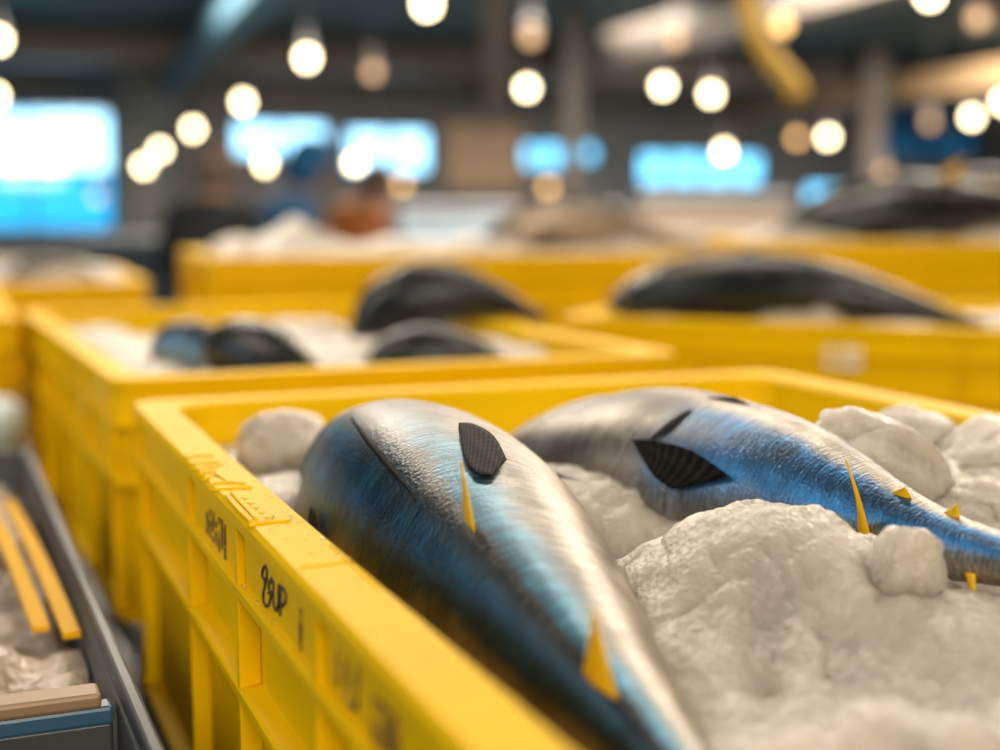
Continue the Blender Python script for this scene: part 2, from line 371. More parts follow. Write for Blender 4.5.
def new_crate(key, corner, which, rz, label):
    o = CRATES_SRC() if key != 'A' else PROTO
    crates[key] = place(o, corner, which, rz, label); return o
def CRATES_SRC(): return copy_tree(PROTO)
RB = radians(23.8)
new_crate('B', PZ(111, 380, RIM), (-1, -1), RB, 'yellow fish crate directly behind the front crate, holding four small fish')
new_crate('G', PZ(20, 318, RIM), (1, -1), radians(22), 'yellow fish crate cut by the left edge, left of the second crate')
new_crate('I', PZ(150, 281, RIM), (1, -1), radians(20), 'blurred crate of pale heaped ice at far left under the big window')
new_crate('D', P(206, 257, 2.5), (-1, 1), radians(18) + pi / 2, 'raised yellow crate in the centre distance with a peaked ice heap')
new_crate('E', P(556, 316.5, 2.0), (1, -1), radians(-22) - pi / 2, 'yellow crate at middle right holding a large dark glossy tuna')
new_crate('F', P(735, 241, 2.9), (1, -1), radians(-2) - pi / 2, 'farthest right yellow crate, raised high, with a dark fish on top')
new_crate('A', PZ(129, 401, RIM), (-1, 1), RA, 'sharp yellow fish crate in the foreground with handwriting on its side and two tuna')
bpy.context.view_layer.update()
def cw(key, x, y, z): return crates[key].matrix_world @ Vector((x, y, z))

E_ = crates['E']; EI = E_.matrix_world.inverted()
def e_face(px, py):
    o = EI @ CAM; d = EI.to_3x3() @ ray(px, py); k = (CW / 2 - .004 - o.x) / d.x; return o + d * k
pa, pb = e_face(825, 346), e_face(861, 369)
bm = bmesh.new(); box(bm, (CW / 2 - .0058, min(pa.y, pb.y), min(pa.z, pb.z)), (CW / 2 - .0045, max(pa.y, pb.y), max(pa.z, pb.z)))
lb = obj('paper_label', bm, mat('white_paper', (.7, .66, .58), .7), E_); lb['label'] = 'white paper label'
# marks on the front crate: handwriting on the outer left face, moulded marks on the rim
RAD = Vector((-sin(RA), cos(RA), 0))
A = crates['A']; AI = A.matrix_world.inverted()
def left_face(px, py, inset=.0053):        # sight line onto the recessed left face, in crate space
    o = AI @ CAM; d = (AI.to_3x3() @ ray(px, py)); k = (-CW / 2 + inset - o.x) / d.x; return o + d * k
def rim_top(px, py):
    p = AI @ PZ(px, py, RIM); return p
def strokes(name, lines, rad, m, parent, label=None, flat=None):
    bm = bmesh.new()
    for l in lines: tube(bm, l, rad, 6)
    o = obj(name, bm, m, parent, smooth=True)
    if label: o['label'] = label
    return o
def smooth_line(pts, n=4):
    pts = [Vector(p) for p in pts]; out = []
    for i in range(len(pts) - 1):
        p0, p1, p2, p3 = pts[max(i - 1, 0)], pts[i], pts[i + 1], pts[min(i + 2, len(pts) - 1)]
        for k in range(n):
            t = k / n
            out.append(.5 * ((2 * p1) + (-p0 + p2) * t + (2 * p0 - 5 * p1 + 4 * p2 - p3) * t * t + (-p0 + 3 * p1 - 3 * p2 + p3) * t ** 3))
    out.append(pts[-1]); return out
def c1(x, y): return (230 + x / 6.25, 540 + y / 6.25)
hand = [[(222, 245), (208, 235), (206, 195), (216, 165), (230, 178), (234, 225), (226, 262), (218, 262)], [(234, 225), (226, 262), (217, 300), (211, 345), (214, 390), (230, 415), (248, 395), (258, 345), (254, 320), (243, 330)],
        [(262, 238), (250, 262), (246, 300), (254, 322)], [(262, 238), (268, 262)],
        [(274, 255), (274, 330), (278, 415), (292, 440), (302, 415), (306, 340), (307, 275)],
        [(318, 285), (320, 380), (316, 470)], [(318, 290), (338, 310), (352, 350), (345, 395), (322, 410)]]
strokes('handwriting', [smooth_line([left_face(*c1(x, y), inset=.0053) for x, y in l]) for l in hand], .0009, INK, A, 'black handwritten characters')
tick = [[(222, 522), (232, 498), (244, 520)], [(222, 522), (244, 520)]]
strokes('pen_tick', [[left_face(*c1(x, y), inset=.0052) for x, y in l] for l in tick], .0007, INK, A)
def c3(x, y): return (310 + x / 5.77, 620 + y / 5.77)
strokes('handwriting', [smooth_line([left_face(*c3(x, y), inset=.0053) for x, y in l]) for l in ([(160, 170), (162, 270), (165, 375)], [(212, 225), (218, 380), (235, 480), (262, 515), (275, 450), (278, 270)])], .0011, INKSOFT, A, 'faded handwritten characters near the front')
# small worn stencilled text blocks: rows of tiny dabs
def print_block(cx0, cy0, cx1, cy1, rows, cols, seed):
    rnd = random.Random(seed); bm = bmesh.new()
    for r in range(rows):
        for c in range(cols):
            if rnd.random() < .22: continue
            fx = (c + .5) / cols; fy = (r + .5) / rows
            p = left_face(cx0[0] + (cx1[0] - cx0[0]) * fx, cx0[1] + (cx1[1] - cx0[1]) * fx + fy * (cy1 + (cy0 - cy1) * (1 - fx)))
            h = .0022 * rnd.uniform(.6, 1.3); w = .0016 * rnd.uniform(.5, 1.2)
            box(bm, p + Vector((-.0006, -w, -h)), p + Vector((.0004, w, h)))
            if rnd.random() < .6: box(bm, p + Vector((-.0006, -w * 1.8, h * .5)), p + Vector((.0004, w * 1.8, h * .9)))
    return obj('printed_text', bm, INKSOFT, A)
print_block((206, 506), 24, (227, 524), 40, 5, 7, 1)
print_block((372, 692), 46, (402, 722), 46, 4, 5, 2)
print_block((299, 608), 40, (303, 612), 42, 6, 1, 3)

# rim embossing
def rim_line(pts, r=.0012): return [rim_top(*p) + Vector((0, 0, .0004)) for p in pts], r
def c2(x, y): return (170 + x / 5.36, 420 + y / 5.36)
emb = [[(80, 203), (160, 196), (235, 198)], [(95, 240), (180, 232), (258, 226)], [(130, 270), (200, 255), (275, 240)], [(205, 262), (260, 244)], [(160, 300), (215, 250), (235, 282), (165, 290)], [(180, 325), (250, 300), (320, 345)], [(235, 345), (330, 340), (400, 348)],
       [(225, 378), (330, 372), (440, 366)], [(420, 572), (520, 556), (640, 546)], [(505, 560), (550, 520)], [(520, 530), (545, 552)], [(300, 410), (370, 490), (440, 556)], [(330, 395), (400, 470), (470, 545)]]
bm = bmesh.new()
for l in emb[:8]: tube(bm, smooth_line([rim_top(*c2(x, y)) + Vector((0, 0, .0003)) for x, y in l], 3), .0011, 6)
obj('moulded_letters', bm, YEL, A, smooth=True)
bm = bmesh.new()
for l in emb[8:]: tube(bm, smooth_line([rim_top(*c2(x, y)) + Vector((0, 0, .0003)) for x, y in l], 3), .0011, 6)
for (x0, y0, x1, y1) in ((300, 568, 352, 562), (330, 545, 380, 590), (350, 560, 352, 566)): tube(bm, [rim_top(x0, y0), rim_top(x1, y1)], .0009, 6)
for i in range(8):
    x, y = c2(385 + i * 15, 418 + i * 13); tube(bm, [rim_top(x, y), rim_top(x + 2.6, y - (3 if i % 2 else -1))], .0006, 5)
obj('moulded_marks', bm, YEL, A, smooth=True)
# water drops on the rim
bm = bmesh.new(); rnd = random.Random(5)
for i in range(170):
    y = rnd.uniform(-.2, .43); x = -CW / 2 + rnd.uniform(.003, .027); r = rnd.choice((.0004, .0006, .0006, .0009, .0014))
    bmesh.ops.create_icosphere(bm, subdivisions=2, radius=r, matrix=Matrix.Translation((x, y, CH)) @ Matrix.Diagonal((1, 1, .6, 1)))
for i in range(60):
    y = rnd.uniform(-.2, .43); z = CH - .0395; x = -CW / 2 + rnd.uniform(.003, .02); r = rnd.choice((.0005, .0008, .001))
    bmesh.ops.create_icosphere(bm, subdivisions=2, radius=r, matrix=Matrix.Translation((x, y, z)) @ Matrix.Diagonal((1, 1.8, .6, 1)))
bm.transform(A.matrix_world)
WATER = mat('water_drop', (1, 1, 1), .02, 0, **{'Transmission Weight': .9, 'IOR': 1.33})
dr = obj('water_drops', bm, WATER, None, smooth=True); tag(dr, 'water droplets beaded on the left rim of the front yellow crate', 'water drops', kind='stuff')

# ------------------------------------------------------------------ tuna
def crom(pts, s):
    n = len(pts) - 1; x = min(max(s, 0), 1) * n; i = min(int(x), n - 1); t = x - i
    p0, p1, p2, p3 = pts[max(i - 1, 0)], pts[i], pts[i + 1], pts[min(i + 2, n)]
    if i == 0: p0 = p1 * 2 - p2
    if i + 2 > n: p3 = p2 * 2 - p1
    return .5 * ((2 * p1) + (-p0 + p2) * t + (2 * p0 - 5 * p1 + 4 * p2 - p3) * t * t + (-p0 + 3 * p1 - 3 * p2 + p3) * t ** 3)
PROF = [(0, .03), (.02, .16), (.05, .32), (.1, .53), (.15, .70), (.2, .82), (.27, .93), (.35, 1.), (.43, .99), (.52, .92), (.62, .77), (.72, .57), (.8, .40), (.87, .26), (.93, .19), (1, .15)]
def prof(s):
    for (a, u), (b, v) in zip(PROF, PROF[1:]):
        if s <= b:
            t = (s - a) / (b - a); t = t; return u + (v - u) * t
    return PROF[-1][1]
def sprof(s): return (prof(s) * 2 + prof(min(1, s + .02)) + prof(max(0, s - .02)) + prof(min(1, s + .04)) + prof(max(0, s - .04))) / 6 if s > .045 else prof(s)
class Frame: pass
def blade(bm, lead, trail, thick, nrm, nc=8, uvl=None):
    """closed thin fin between a leading and a trailing edge"""
    n = len(lead); fr = []; bk = []
    for i in range(n):
        a, b = Vector(lead[i]), Vector(trail[i]); f = i / (n - 1); r1 = []; r2 = []
        for c in range(nc + 1):
            k = c / nc; p = a.lerp(b, k); th = thick * (.12 + sin(pi * k)) * (1 - .8 * f)
            r1.append((p + nrm * th, k, f)); r2.append((p - nrm * th, k, f))
        fr.append(r1); bk.append(r2)
    def mkv(g): return [[bm.verts.new(x[0]) for x in r] for r in g]
    vf, vb = mkv(fr), mkv(bk)
    uv = bm.loops.layers.uv.verify()
    def quad(a, b, c, d, us):
        f = bm.faces.new((a, b, c, d))
        for l, u in zip(f.loops, us): l[uv].uv = u
    for i in range(n - 1):
        for c in range(nc):
            us = [(c / nc, i / n), ((c + 1) / nc, i / n), ((c + 1) / nc, (i + 1) / n), (c / nc, (i + 1) / n)]
            quad(vf[i][c], vf[i][c + 1], vf[i + 1][c + 1], vf[i + 1][c], us); quad(vb[i][c], vb[i + 1][c], vb[i + 1][c + 1], vb[i][c + 1], us)
        for c in (0, nc): quad(vf[i][c], vf[i + 1][c], vb[i + 1][c], vb[i][c], [(0, 0)] * 4)
    for i in (0, n - 1):
        for c in range(nc): quad(vf[i][c], vf[i][c + 1], vb[i][c + 1], vb[i][c], [(0, 0)] * 4)
def tuna(spine, a, b, upv, skin, label, group='tuna on ice', finlets=True, pect=True, tail=True, fins=True, res=(110, 64), dors=True, npec=2, fscale=1.0, tlobe=.17):
    spine = [Vector(p) for p in spine]; upv = Vector(upv)
    base = spine[len(spine) // 2].copy(); base.z -= a
    root = empty('tuna', base); tag(root, label, 'fish', group)
    bpy.context.view_layer.update()
    def fr(s):
        c = crom(spine, s); t = (crom(spine, min(1, s + .01)) - crom(spine, max(0, s - .01))).normalized()
        u = (upv - t * upv.dot(t)).normalized(); sd = t.cross(u)
        return c, t, u, sd
    def surf(s, ang, off=0.):
        c, t, u, sd = fr(s); p = sprof(s); aa, bb = a * p, b * p * (1 if s < .85 else 1.0)
        # gill cover lip
        g = .0022 * a / .08 if (s < .235 + .03 * cos(ang * 2)) and s > .03 else 0
        ca, sa = cos(ang), sin(ang)
        e = 1 + .05 * max(0, ca) ** 8
        return c + u * (aa * ca * e + (g + off) * ca) + sd * (bb * sa + (g + off) * sa)
    bm = bmesh.new(); nr, nc = res; uv = bm.loops.layers.uv.verify(); vr = []
    for i in range(nr + 1):
        s = (i / nr) ** 1.15
        vr.append((s, [bm.verts.new(surf(s, 2 * pi * k / nc)) for k in range(nc)]))
    for (s0, r0), (s1, r1) in zip(vr, vr[1:]):
        for k in range(nc):
            f = bm.faces.new((r0[k], r0[(k + 1) % nc], r1[(k + 1) % nc], r1[k]))
            for l, q in zip(f.loops, ((s0, k / nc), (s0, (k + 1) / nc), (s1, (k + 1) / nc), (s1, k / nc))): l[uv].uv = q
    bm.faces.new(vr[0][1]); bm.faces.new(vr[-1][1])
    obj('body', bm, skin, root, smooth=True, world=True)
    L = sum((spine[i + 1] - spine[i]).length for i in range(len(spine) - 1))
    for sg in (1, -1):
        bm = bmesh.new(); p = surf(.085, sg * 1.35); c, t, u, sd = fr(.085)
        bmesh.ops.create_uvsphere(bm, u_segments=16, v_segments=10, radius=.018 * L, matrix=Matrix.Translation(p - sd * sg * .006 * L))
        obj('eye', bm, EYE, root, smooth=True, world=True)
    def ridge_fin(name, s0, s1, h, ang, m, sweep=.5, n=8, thick=.0012, curve=.0):
        c, t, u, sd = fr((s0 + s1) / 2); out = (u * cos(ang) + sd * sin(ang)).normalized(); nrm = (t.cross(out)).normalized()
        p0, p1 = surf(s0, ang, -.003), surf(s1, ang, -.003); lead = []; trail = []
        tipb = p0.lerp(p1, sweep) + out * h + t * (L * .02)
        for i in range(n):
            f = i / (n - 1); ff = f ** 1.0
            lead.append(p0.lerp(tipb, f) + t * (-.1 * sin(pi * f) * (p1 - p0).length)); trail.append(p1.lerp(tipb, f) - t * (.25 * sin(pi * f) * (p1 - p0).length))
        bm = bmesh.new(); blade(bm, lead, trail, thick, nrm); return obj(name, bm, m, root, smooth=True, world=True)
    if finlets:
        for k in range(7):
            s = .68 + .038 * k; ridge_fin('finlet', s, s + .028, .030 * L * (1 - .05 * k) * fscale, 0, FIN_YEL, .8, 5, .0008)
            ridge_fin('finlet', s, s + .028, .028 * L * (1 - .05 * k) * fscale, pi, FIN_YEL, .8, 5, .0008)
    if fins:
        ridge_fin('second_dorsal_fin', .56, .63, .075 * L, 0, FIN_YEL, 1.0)
        ridge_fin('anal_fin', .60, .66, .07 * L, pi, FIN_YEL, 1.0)
    if dors:
        ridge_fin('first_dorsal_fin', .29, .50, .022 * L, 0, FIN_BLACK, .9)
    if pect:
        for sg in ((1, -1) if npec == 2 else ((1,) if npec == 1 else (-1,))):
            ang = sg * 1.62; p0 = surf(.265, ang - sg * .10, .001); p1 = surf(.275, ang + sg * .28, .001); tip = surf(.44, ang + sg * .25, .004)
            c, t, u, sd = fr(.3); bm = bmesh.new(); lead = [p0.lerp(tip, f / 7) + sd * sg * .012 * L * sin(pi * f / 7) - u * 0 for f in range(8)]; trail = [p1.lerp(tip, f / 7) + sd * sg * .010 * L * sin(pi * f / 7) - t * (.03 * L * sin(pi * f / 7)) for f in range(8)]
            blade(bm, lead, trail, .0012, (sd * sg).normalized()); obj('pectoral_fin', bm, FIN_BLACK, root, smooth=True, world=True)
    if tail:
        c, t, u, sd = fr(1.0)
        bm = bmesh.new()
        for sg in (1, -1):
            r0 = c - t * .03 * L; lead = []; trail = []
            for i in range(9):
                f = i / 8; lead.append(r0 + u * sg * (.006 * L + tlobe * L * f) + t * (.015 * L + .11 * L * f ** 1.5)); trail.append(r0 + t * (.05 * L + .088 * L * f ** 1.3) + u * sg * (tlobe * L * f + .001))
            blade(bm, lead, trail, .0025, sd)
        obj('tail_fin', bm, FIN_BLACK, root, smooth=True, world=True)
    return root, fr, surf

# front left tuna, parallel to the crate wall
def AL(q, t, z): # lateral distance right of the camera, distance ahead along the crate
    return Vector((cos(RA), sin(RA), 0)) * q + Vector((-sin(RA), cos(RA), 0)) * t + Vector((0, 0, z))
spA = [AL(.284, 1.00, .985), AL(.278, .88, 1.030), AL(.264, .75, 1.045), AL(.250, .62, 1.050), AL(.237, .48, 1.050), AL(.223, .33, 1.045)]
upA = AL(-.52, 0, 1).normalized()
tA, frA, suA = tuna(spA, .097, .080, upA, SKIN_A, 'nearest tuna, lying along the left wall of the front crate, silver flank and navy back', tlobe=.09, pect=False, fins=False, dors=False, finlets=False)
spB = [P(476, 482, 1.085), P(548, 489, .985), P(635, 496, .89), P(715, 506, .825), P(800, 512, .755), P(900, 536, .68), P(1040, 570, .595)]
upB = Vector((.25, .25, 1)).normalized()
tB, frB, suB = tuna(spB, .070, .062, upB, SKIN_B, 'right tuna in the front crate with blue band and black pectoral fin, half buried', pect=False, fins=False, dors=False, finlets=False)
def free_fin(name, m, parent, lead, trail, thick=.001, nrm=None):
    bm = bmesh.new(); ld = smooth_line(lead, 4); tr = smooth_line(trail, 4)
    if nrm is None: nrm = (ld[len(ld) // 2] - ld[0]).cross(tr[0] - ld[0]).normalized()
    blade(bm, ld, tr, thick, nrm, 10); return obj(name, bm, m, parent, smooth=True, world=True)
from mathutils.bvhtree import BVHTree
def body_bvh(root):
    bpy.context.view_layer.update()
    b = [c for c in root.children if c.name.startswith('body')][0]
    vsx = [b.matrix_world @ v.co for v in b.data.vertices]
    return BVHTree.FromPolygons(vsx, [tuple(p.vertices) for p in b.data.polygons])
bvA, bvB = body_bvh(tA), body_bvh(tB)
def hit(bv, px, py, back=.8):
    d = ray(px, py).normalized(); r = bv.ray_cast(CAM, d)
    if r[0] is not None: return r[0]
    r = bv.find_nearest(P(px, py, back)); return r[0]
def at_depth_of(p, px, py, toward=0.):
    return P(px, py, p.y - toward)
def pixel_fin(name, m, root, bv, base, tip, thick=.0011, bow=0., toward=.012):
    assert (hit(bv, *base[0]) - hit(bv, *base[-1])).length < .06, (name, base)
    """base: list of pixels along the root on the body; tip: pixel of the free end"""
    b0 = hit(bv, *base[0]); b1 = hit(bv, *base[-1]); md = (b0 + b1) / 2; tp = at_depth_of(md, *tip, toward)
    n0 = (b1 - b0).cross(tp - b0).normalized(); bn = (b1 - b0) * bow
    lead = [b0 + (tp - b0) * f + bn * sin(pi * f) for f in (0, .25, .5, .75, 1)]
    trail = [b1 + (tp - b1) * f + bn * sin(pi * f) * .6 for f in (0, .25, .5, .75, .995)]
    return free_fin(name, m, root, lead, trail, thick, n0)
# --- nearest tuna: groove of the folded first dorsal, yellow fins on the ridge, dark pectoral pressed to the flank
gro = [hit(bvA, x, y) for x, y in ((352, 420), (366, 440), (381, 458), (396, 476), (408, 490), (416, 503))]
bm = bmesh.new(); tube(bm, smooth_line([g + Vector((0, -.001, .0012)) for g in gro], 5), [.0004 + .0011 * sin(pi * min(1, .12 + i / 25)) for i in range(26)], 8)
obj('folded_first_dorsal_fin', bm, FIN_BLACK, tA, smooth=True, world=True)
pixel_fin('second_dorsal_fin', FIN_YEL, tA, bvA, [(464, 508), (475, 533)], (461, 461), .0016, .0, .004)
pixel_fin('finlet', FIN_YEL, tA, bvA, [(583, 674), (618, 700)], (594, 607), .0016, .0, .004)
pp = [hit(bvA, *q) for q in ((459, 428), (468, 426), (482, 430), (496, 440), (507, 466), (492, 480), (478, 478), (466, 462))]
off = Vector((.0, -.0022, .0026))
lead = [pp[0], pp[2], pp[3], pp[4]]; trail = [pp[0] + (pp[7] - pp[0]) * .25, pp[7], pp[6], pp[5]]
free_fin('pectoral_fin', FIN_BLACK, tA, [hit(bvA, *q) + off for q in ((459, 427), (474, 428), (494, 440), (507, 464))], [hit(bvA, *q) + off for q in ((460, 436), (465, 460), (477, 477), (493, 479))], .0012)
pl = [hit(bvA, *q) + Vector((-.003, -.002, 0)) for q in ((316, 505), (314, 520), (313, 535), (316, 548))]
pr = [hit(bvA, *q) + Vector((-.003, -.002, 0)) for q in ((322, 512), (324, 525), (325, 538), (324, 550))]
free_fin('pectoral_fin', FIN_BLACK, tA, pl, pr, .001)
pixel_fin('pelvic_fin', FIN_BLACK, tA, bvA, [(551, 463), (556, 470)], (586, 481), .0008, .3, .0)
# --- right tuna
pixel_fin('pelvic_fin', FIN_YEL, tB, bvB, [(658, 486), (664, 490)], (668, 494), .0012, 0, .006)
ba = hit(bvB, 631, 440)
off = Vector((0, -.004, .001))
free_fin('pectoral_fin', FIN_BLACK, tB, [ba + off, hit(bvB, 652, 441) + off * 1.5, hit(bvB, 690, 452) + off * 2, hit(bvB, 728, 477) + off * 1.6],
         [ba + off, hit(bvB, 641, 459) + off * 1.3, hit(bvB, 654, 478) + off * 1.6, hit(bvB, 671, 490) + off * 1.6], .0012)
free_fin('pectoral_groove', FIN_BLACK, tB, [hit(bvB, 650, 438) + off * .3, hit(bvB, 664, 425) + off * .4, hit(bvB, 680, 414) + off * .4, hit(bvB, 692, 409) + off * .3], [hit(bvB, 652, 440) + off * .3, hit(bvB, 669, 429) + off * .4, hit(bvB, 684, 416) + off * .4, hit(bvB, 692, 410) + off * .3], .0008)
pixel_fin('first_dorsal_fin', FIN_BLACK, tB, bvB, [(706, 397), (752, 406)], (735, 397), .001, 0, -.004)
pixel_fin('anal_fin', FIN_YEL, tB, bvB, [(858, 530), (872, 543)], (846, 459), .0018, .25, .01)
for b0, b1, tp in (((944, 512), (960, 518), (958, 503)), ((892, 492), (912, 498), (905, 487)), ((964, 572), (975, 574), (976, 608))):
    pixel_fin('finlet', FIN_YEL, tB, bvB, [b0, b1], tp, .0014, 0, .004)

# ------------------------------------------------------------------ ice
def fbm(x, y, sc, o, seed=0): return noise.fractal(Vector((x * sc, y * sc, seed)), .9, 2.1, o)
def lumps(x, y, sc, seed=0):
    d, _ = noise.voronoi(Vector((x * sc, y * sc, seed))); return max(0, 1 - d[0] * 1.5)
def heap(key, hfun, label, nx=90, ny=130, crumbs=150, seed=1, mx=.262, my=.462):
    o = crates[key]; bm = bmesh.new(); rows = []
    zb = .02
    for j in range(ny + 1):
        r = []
        for i in range(nx + 1):
            x = -mx + 2 * mx * i / nx; y = -my + 2 * my * j / ny
            r.append(bm.verts.new((x, y, max(zb + .01, hfun(x, y)))))
        rows.append(r)
    for j in range(ny):
        for i in range(nx): bm.faces.new((rows[j][i], rows[j][i + 1], rows[j + 1][i + 1], rows[j + 1][i]))
    rim = [rows[0][i] for i in range(nx + 1)] + [rows[j][nx] for j in range(1, ny + 1)] + [rows[ny][i] for i in range(nx - 1, -1, -1)] + [rows[j][0] for j in range(ny - 1, 0, -1)]
    low = [bm.verts.new((v.co.x * .97, v.co.y * .98, zb)) for v in rim]
    for k in range(len(rim)): bm.faces.new((rim[k], rim[(k + 1) % len(rim)], low[(k + 1) % len(rim)], low[k]))
    bm.faces.new(low)
    rnd = random.Random(seed)
    for k in range(crumbs):
        x = rnd.uniform(-mx + .02, mx - .02); y = rnd.uniform(-my + .02, my - .02); r = rnd.choice((.003, .004, .005, .007, .010))
        v = bmesh.ops.create_icosphere(bm, subdivisions=2, radius=r, matrix=Matrix.Translation((x, y, hfun(x, y) + r * .15)))['verts']
        for q in v: q.co += Vector(noise.noise_vector(q.co * (1.2 / r) + Vector((k, 0, 0)))) * r * .45
    bm.transform(o.matrix_world)
    h = obj('crushed_ice', bm, ICE, None, smooth=True); tag(h, label, 'ice', 'crushed ice in the crates', 'stuff'); return h
ctl = [(235, 447, 1.03), (280, 432, 1.02), (215, 440, 1.05), (290, 505, .86), (262, 490, .93), (330, 530, .86), (600, 488, .82), (565, 468, .88), (640, 478, .80), (700, 488, .76), (760, 492, .72), (745, 525, .655), (700, 545, .64), (830, 500, .69), (868, 548, .63),
       (905, 548, .615), (905, 606, .67), (950, 622, .70), (1000, 630, .70), (1040, 640, .70), (700, 600, .57), (800, 600, .55), (605, 565, .69), (640, 620, .60), (690, 690, .48), (800, 700, .46), (950, 690, .455), (850, 660, .49), (930, 690, .50), (800, 560, .60), (1060, 720, .45),
       (800, 450, .93), (850, 458, .85), (880, 448, .90), (920, 436, .95), (975, 455, .86), (1010, 448, .90), (955, 480, .78), (1000, 500, .735), (1050, 490, .75)]
cpts = []
for x, y, d in ctl:
    p = AI @ P(x, y, d); cpts.append((p.x, p.y, p.z))
cpts += [(a, b + .05, c) for a, b, c in [(-.1, .0, .10), (-.12, -.2, .10), (-.22, 0, .09), (-.2, .1, .09), (-.2, -.1, .09), (-.2, -.2, .09), (-.2, -.3, .09), (-.13, -.3, .09), (-.14, -.4, .09), (.0, .40, .17), (.2, .4, .19), (-.26, .2, .13), (-.26, -.3, .10), (.0, -.4, .20), (.25, -.4, .20), (.26, .0, .215), (.1, -.25, .215)]]
def dome(x, y, sc, seed):
    d, q = noise.voronoi(Vector((x * sc, y * sc, seed))); k = .55 + .45 * noise.cell(q[0] * 7.3)
    return max(0., 1 - (d[0] * 1.25) ** 2) * (k if k > .2 else .2)
mounds = []
for x, y, d, h, r in ((740, 545, .66, .020, .05), (810, 540, .64, .012, .04), (700, 640, .55, .006, .05), (870, 690, .46, .016, .05), (985, 700, .46, .012, .05), (612, 480, .82, .016, .045), (570, 470, .87, .012, .04), (620, 545, .68, .010, .035)):
    p = AI @ P(x, y, d); mounds.append((p.x, p.y, h, r))
def hA0(x, y):
    sw = sz = 0
    for a, b, c in cpts:
        w = exp(-((x - a) ** 2 + (y - b) ** 2) / .0022) + 1e-4 / ((x - a) ** 2 + (y - b) ** 2 + 1e-4); sw += w; sz += w * c
    z = sz / sw
    for a, b, h, r in mounds: z += h * exp(-((x - a) ** 2 + (y - b) ** 2) / (r * r))
    return z
GX, GY = 60, 100
grid = [[hA0(-.3 + .6 * i / GX, -.5 + j / GY) for i in range(GX + 1)] for j in range(GY + 1)]
def hA(x, y):
    fx = min(max((x + .3) / .6 * GX, 0), GX - 1e-6); fy = min(max((y + .5) * GY, 0), GY - 1e-6); i, j = int(fx), int(fy); fx -= i; fy -= j
    z = (grid[j][i] * (1 - fx) + grid[j][i + 1] * fx) * (1 - fy) + (grid[j + 1][i] * (1 - fx) + grid[j + 1][i + 1] * fx) * fy
    wx = x + .012 * fbm(x, y, 22, 2, 8.); wy = y + .012 * fbm(x, y, 22, 2, 18.)
    return z + .006 * fbm(x, y, 16, 3, 3.1) + .013 * dome(wx, wy, 13, 1.7) + .0045 * dome(wx, wy, 34, 5.2) + .0016 * dome(wx + .004 * fbm(x, y, 90, 1, 3.), wy, 85, 2.2) + .0009 * fbm(x, y, 190, 2, 9.) - .013
heap('A', hA, 'crushed ice around the two tuna in the sharp front crate', 330, 580, 0, 3)
def bumps(base, bl, seed, am=1.):
    def f(x, y):
        z = base
        for bx, by, h, r in bl: z += h * exp(-((x - bx) ** 2 + (y - by) ** 2) / (r * r))
        return z + am * (.012 * fbm(x, y, 12, 3, seed) + .012 * lumps(x, y, 16, seed + 2))
    return f
heap('B', bumps(.185, [(.05, .3, .03, .1), (-.2, .3, .02, .1), (.2, -.2, .03, .12)], 1.3), 'crushed ice in the second crate around small dark fish', crumbs=0)
heap('G', bumps(.20, [(0, 0, .04, .2)], 4.3), 'crushed ice in the crate at the left edge', crumbs=0)
heap('I', bumps(.215, [(.1, -.1, .05, .15), (-.1, .1, .05, .2)], 2.3), 'tan lit ice in the far left crate under the big window', crumbs=0)
heap('D', bumps(.222, [(-.05, .29, .062, .085), (-.1, .42, .035, .06), (-.1, .1, .03, .12), (-.1, -.1, .03, .1), (-.1, -.37, .05, .12)], 5.3), 'peaked ice heap on the raised centre crate', crumbs=0)
heap('E', bumps(.205, [(.20, -.20, .055, .04), (.21, -.13, .05, .035), (-.05, .22, .09, .10), (.15, .12, .04, .05), (.0, -.42, .06, .08), (.2, -.36, .03, .05)], 6.3), 'crushed ice around the large tuna in the middle right crate', crumbs=0)
heap('F', bumps(.215, [(.0, -.3, .04, .15), (-.1, .1, .03, .2)], 7.3), 'crushed ice under the dark fish in the farthest right crate', crumbs=0)
def chunk(px, py, d, r, sq, label, m=CLEAR, seed=0, rot=0.):
    c = P(px, py, d); bm = bmesh.new(); bmesh.ops.create_icosphere(bm, subdivisions=5, radius=1)
    for v in bm.verts:
        n = v.co.normalized(); k = 1 + .24 * noise.noise(n * 1.3 + Vector((seed, 3, 1))) + .08 * noise.noise(n * 3.2 + Vector((seed, 0, 7))) + .03 * noise.noise(n * 9 + Vector((seed, 2, 5))) + .012 * noise.noise(n * 18 + Vector((seed, 2, 5)))
        q = Vector((n.x * r * k * sq[0], n.y * r * k * sq[1], n.z * r * k * sq[2])); q.rotate(Euler((0, rot, .4))); v.co = q + c
    o = obj('ice_chunk', bm, m, None, smooth=True); tag(o, label, 'ice', 'large ice lumps in the front crate'); return o
chunk(284, 446, 1.00, .031, (1.1, 1, .9), 'rounded wet ice lump in the far left corner of the front crate', ICE, 1)
chunk(292, 508, .875, .040, (1.3, 1.2, .5), 'flat grey wet ice lump left of the nearest tuna', ICE, 2)
chunk(884, 472, .80, .040, (1.35, .6, .72), 'slanting ice slab leaning on the back of the right tuna', ICE, 3, .55)
chunk(914, 462, .92, .040, (1.1, .8, .9), 'tall ice lump behind the right tuna near the far wall', ICE, 4)
chunk(1005, 484, .88, .05, (1.2, .8, .8), 'ice lump behind the right tuna at the right edge', ICE, 5)
chunk(908, 566, .605, .017, (1.1, .8, 1.1), 'small clear rounded ice lump below the blue band of the right tuna', CLEAR, 6)

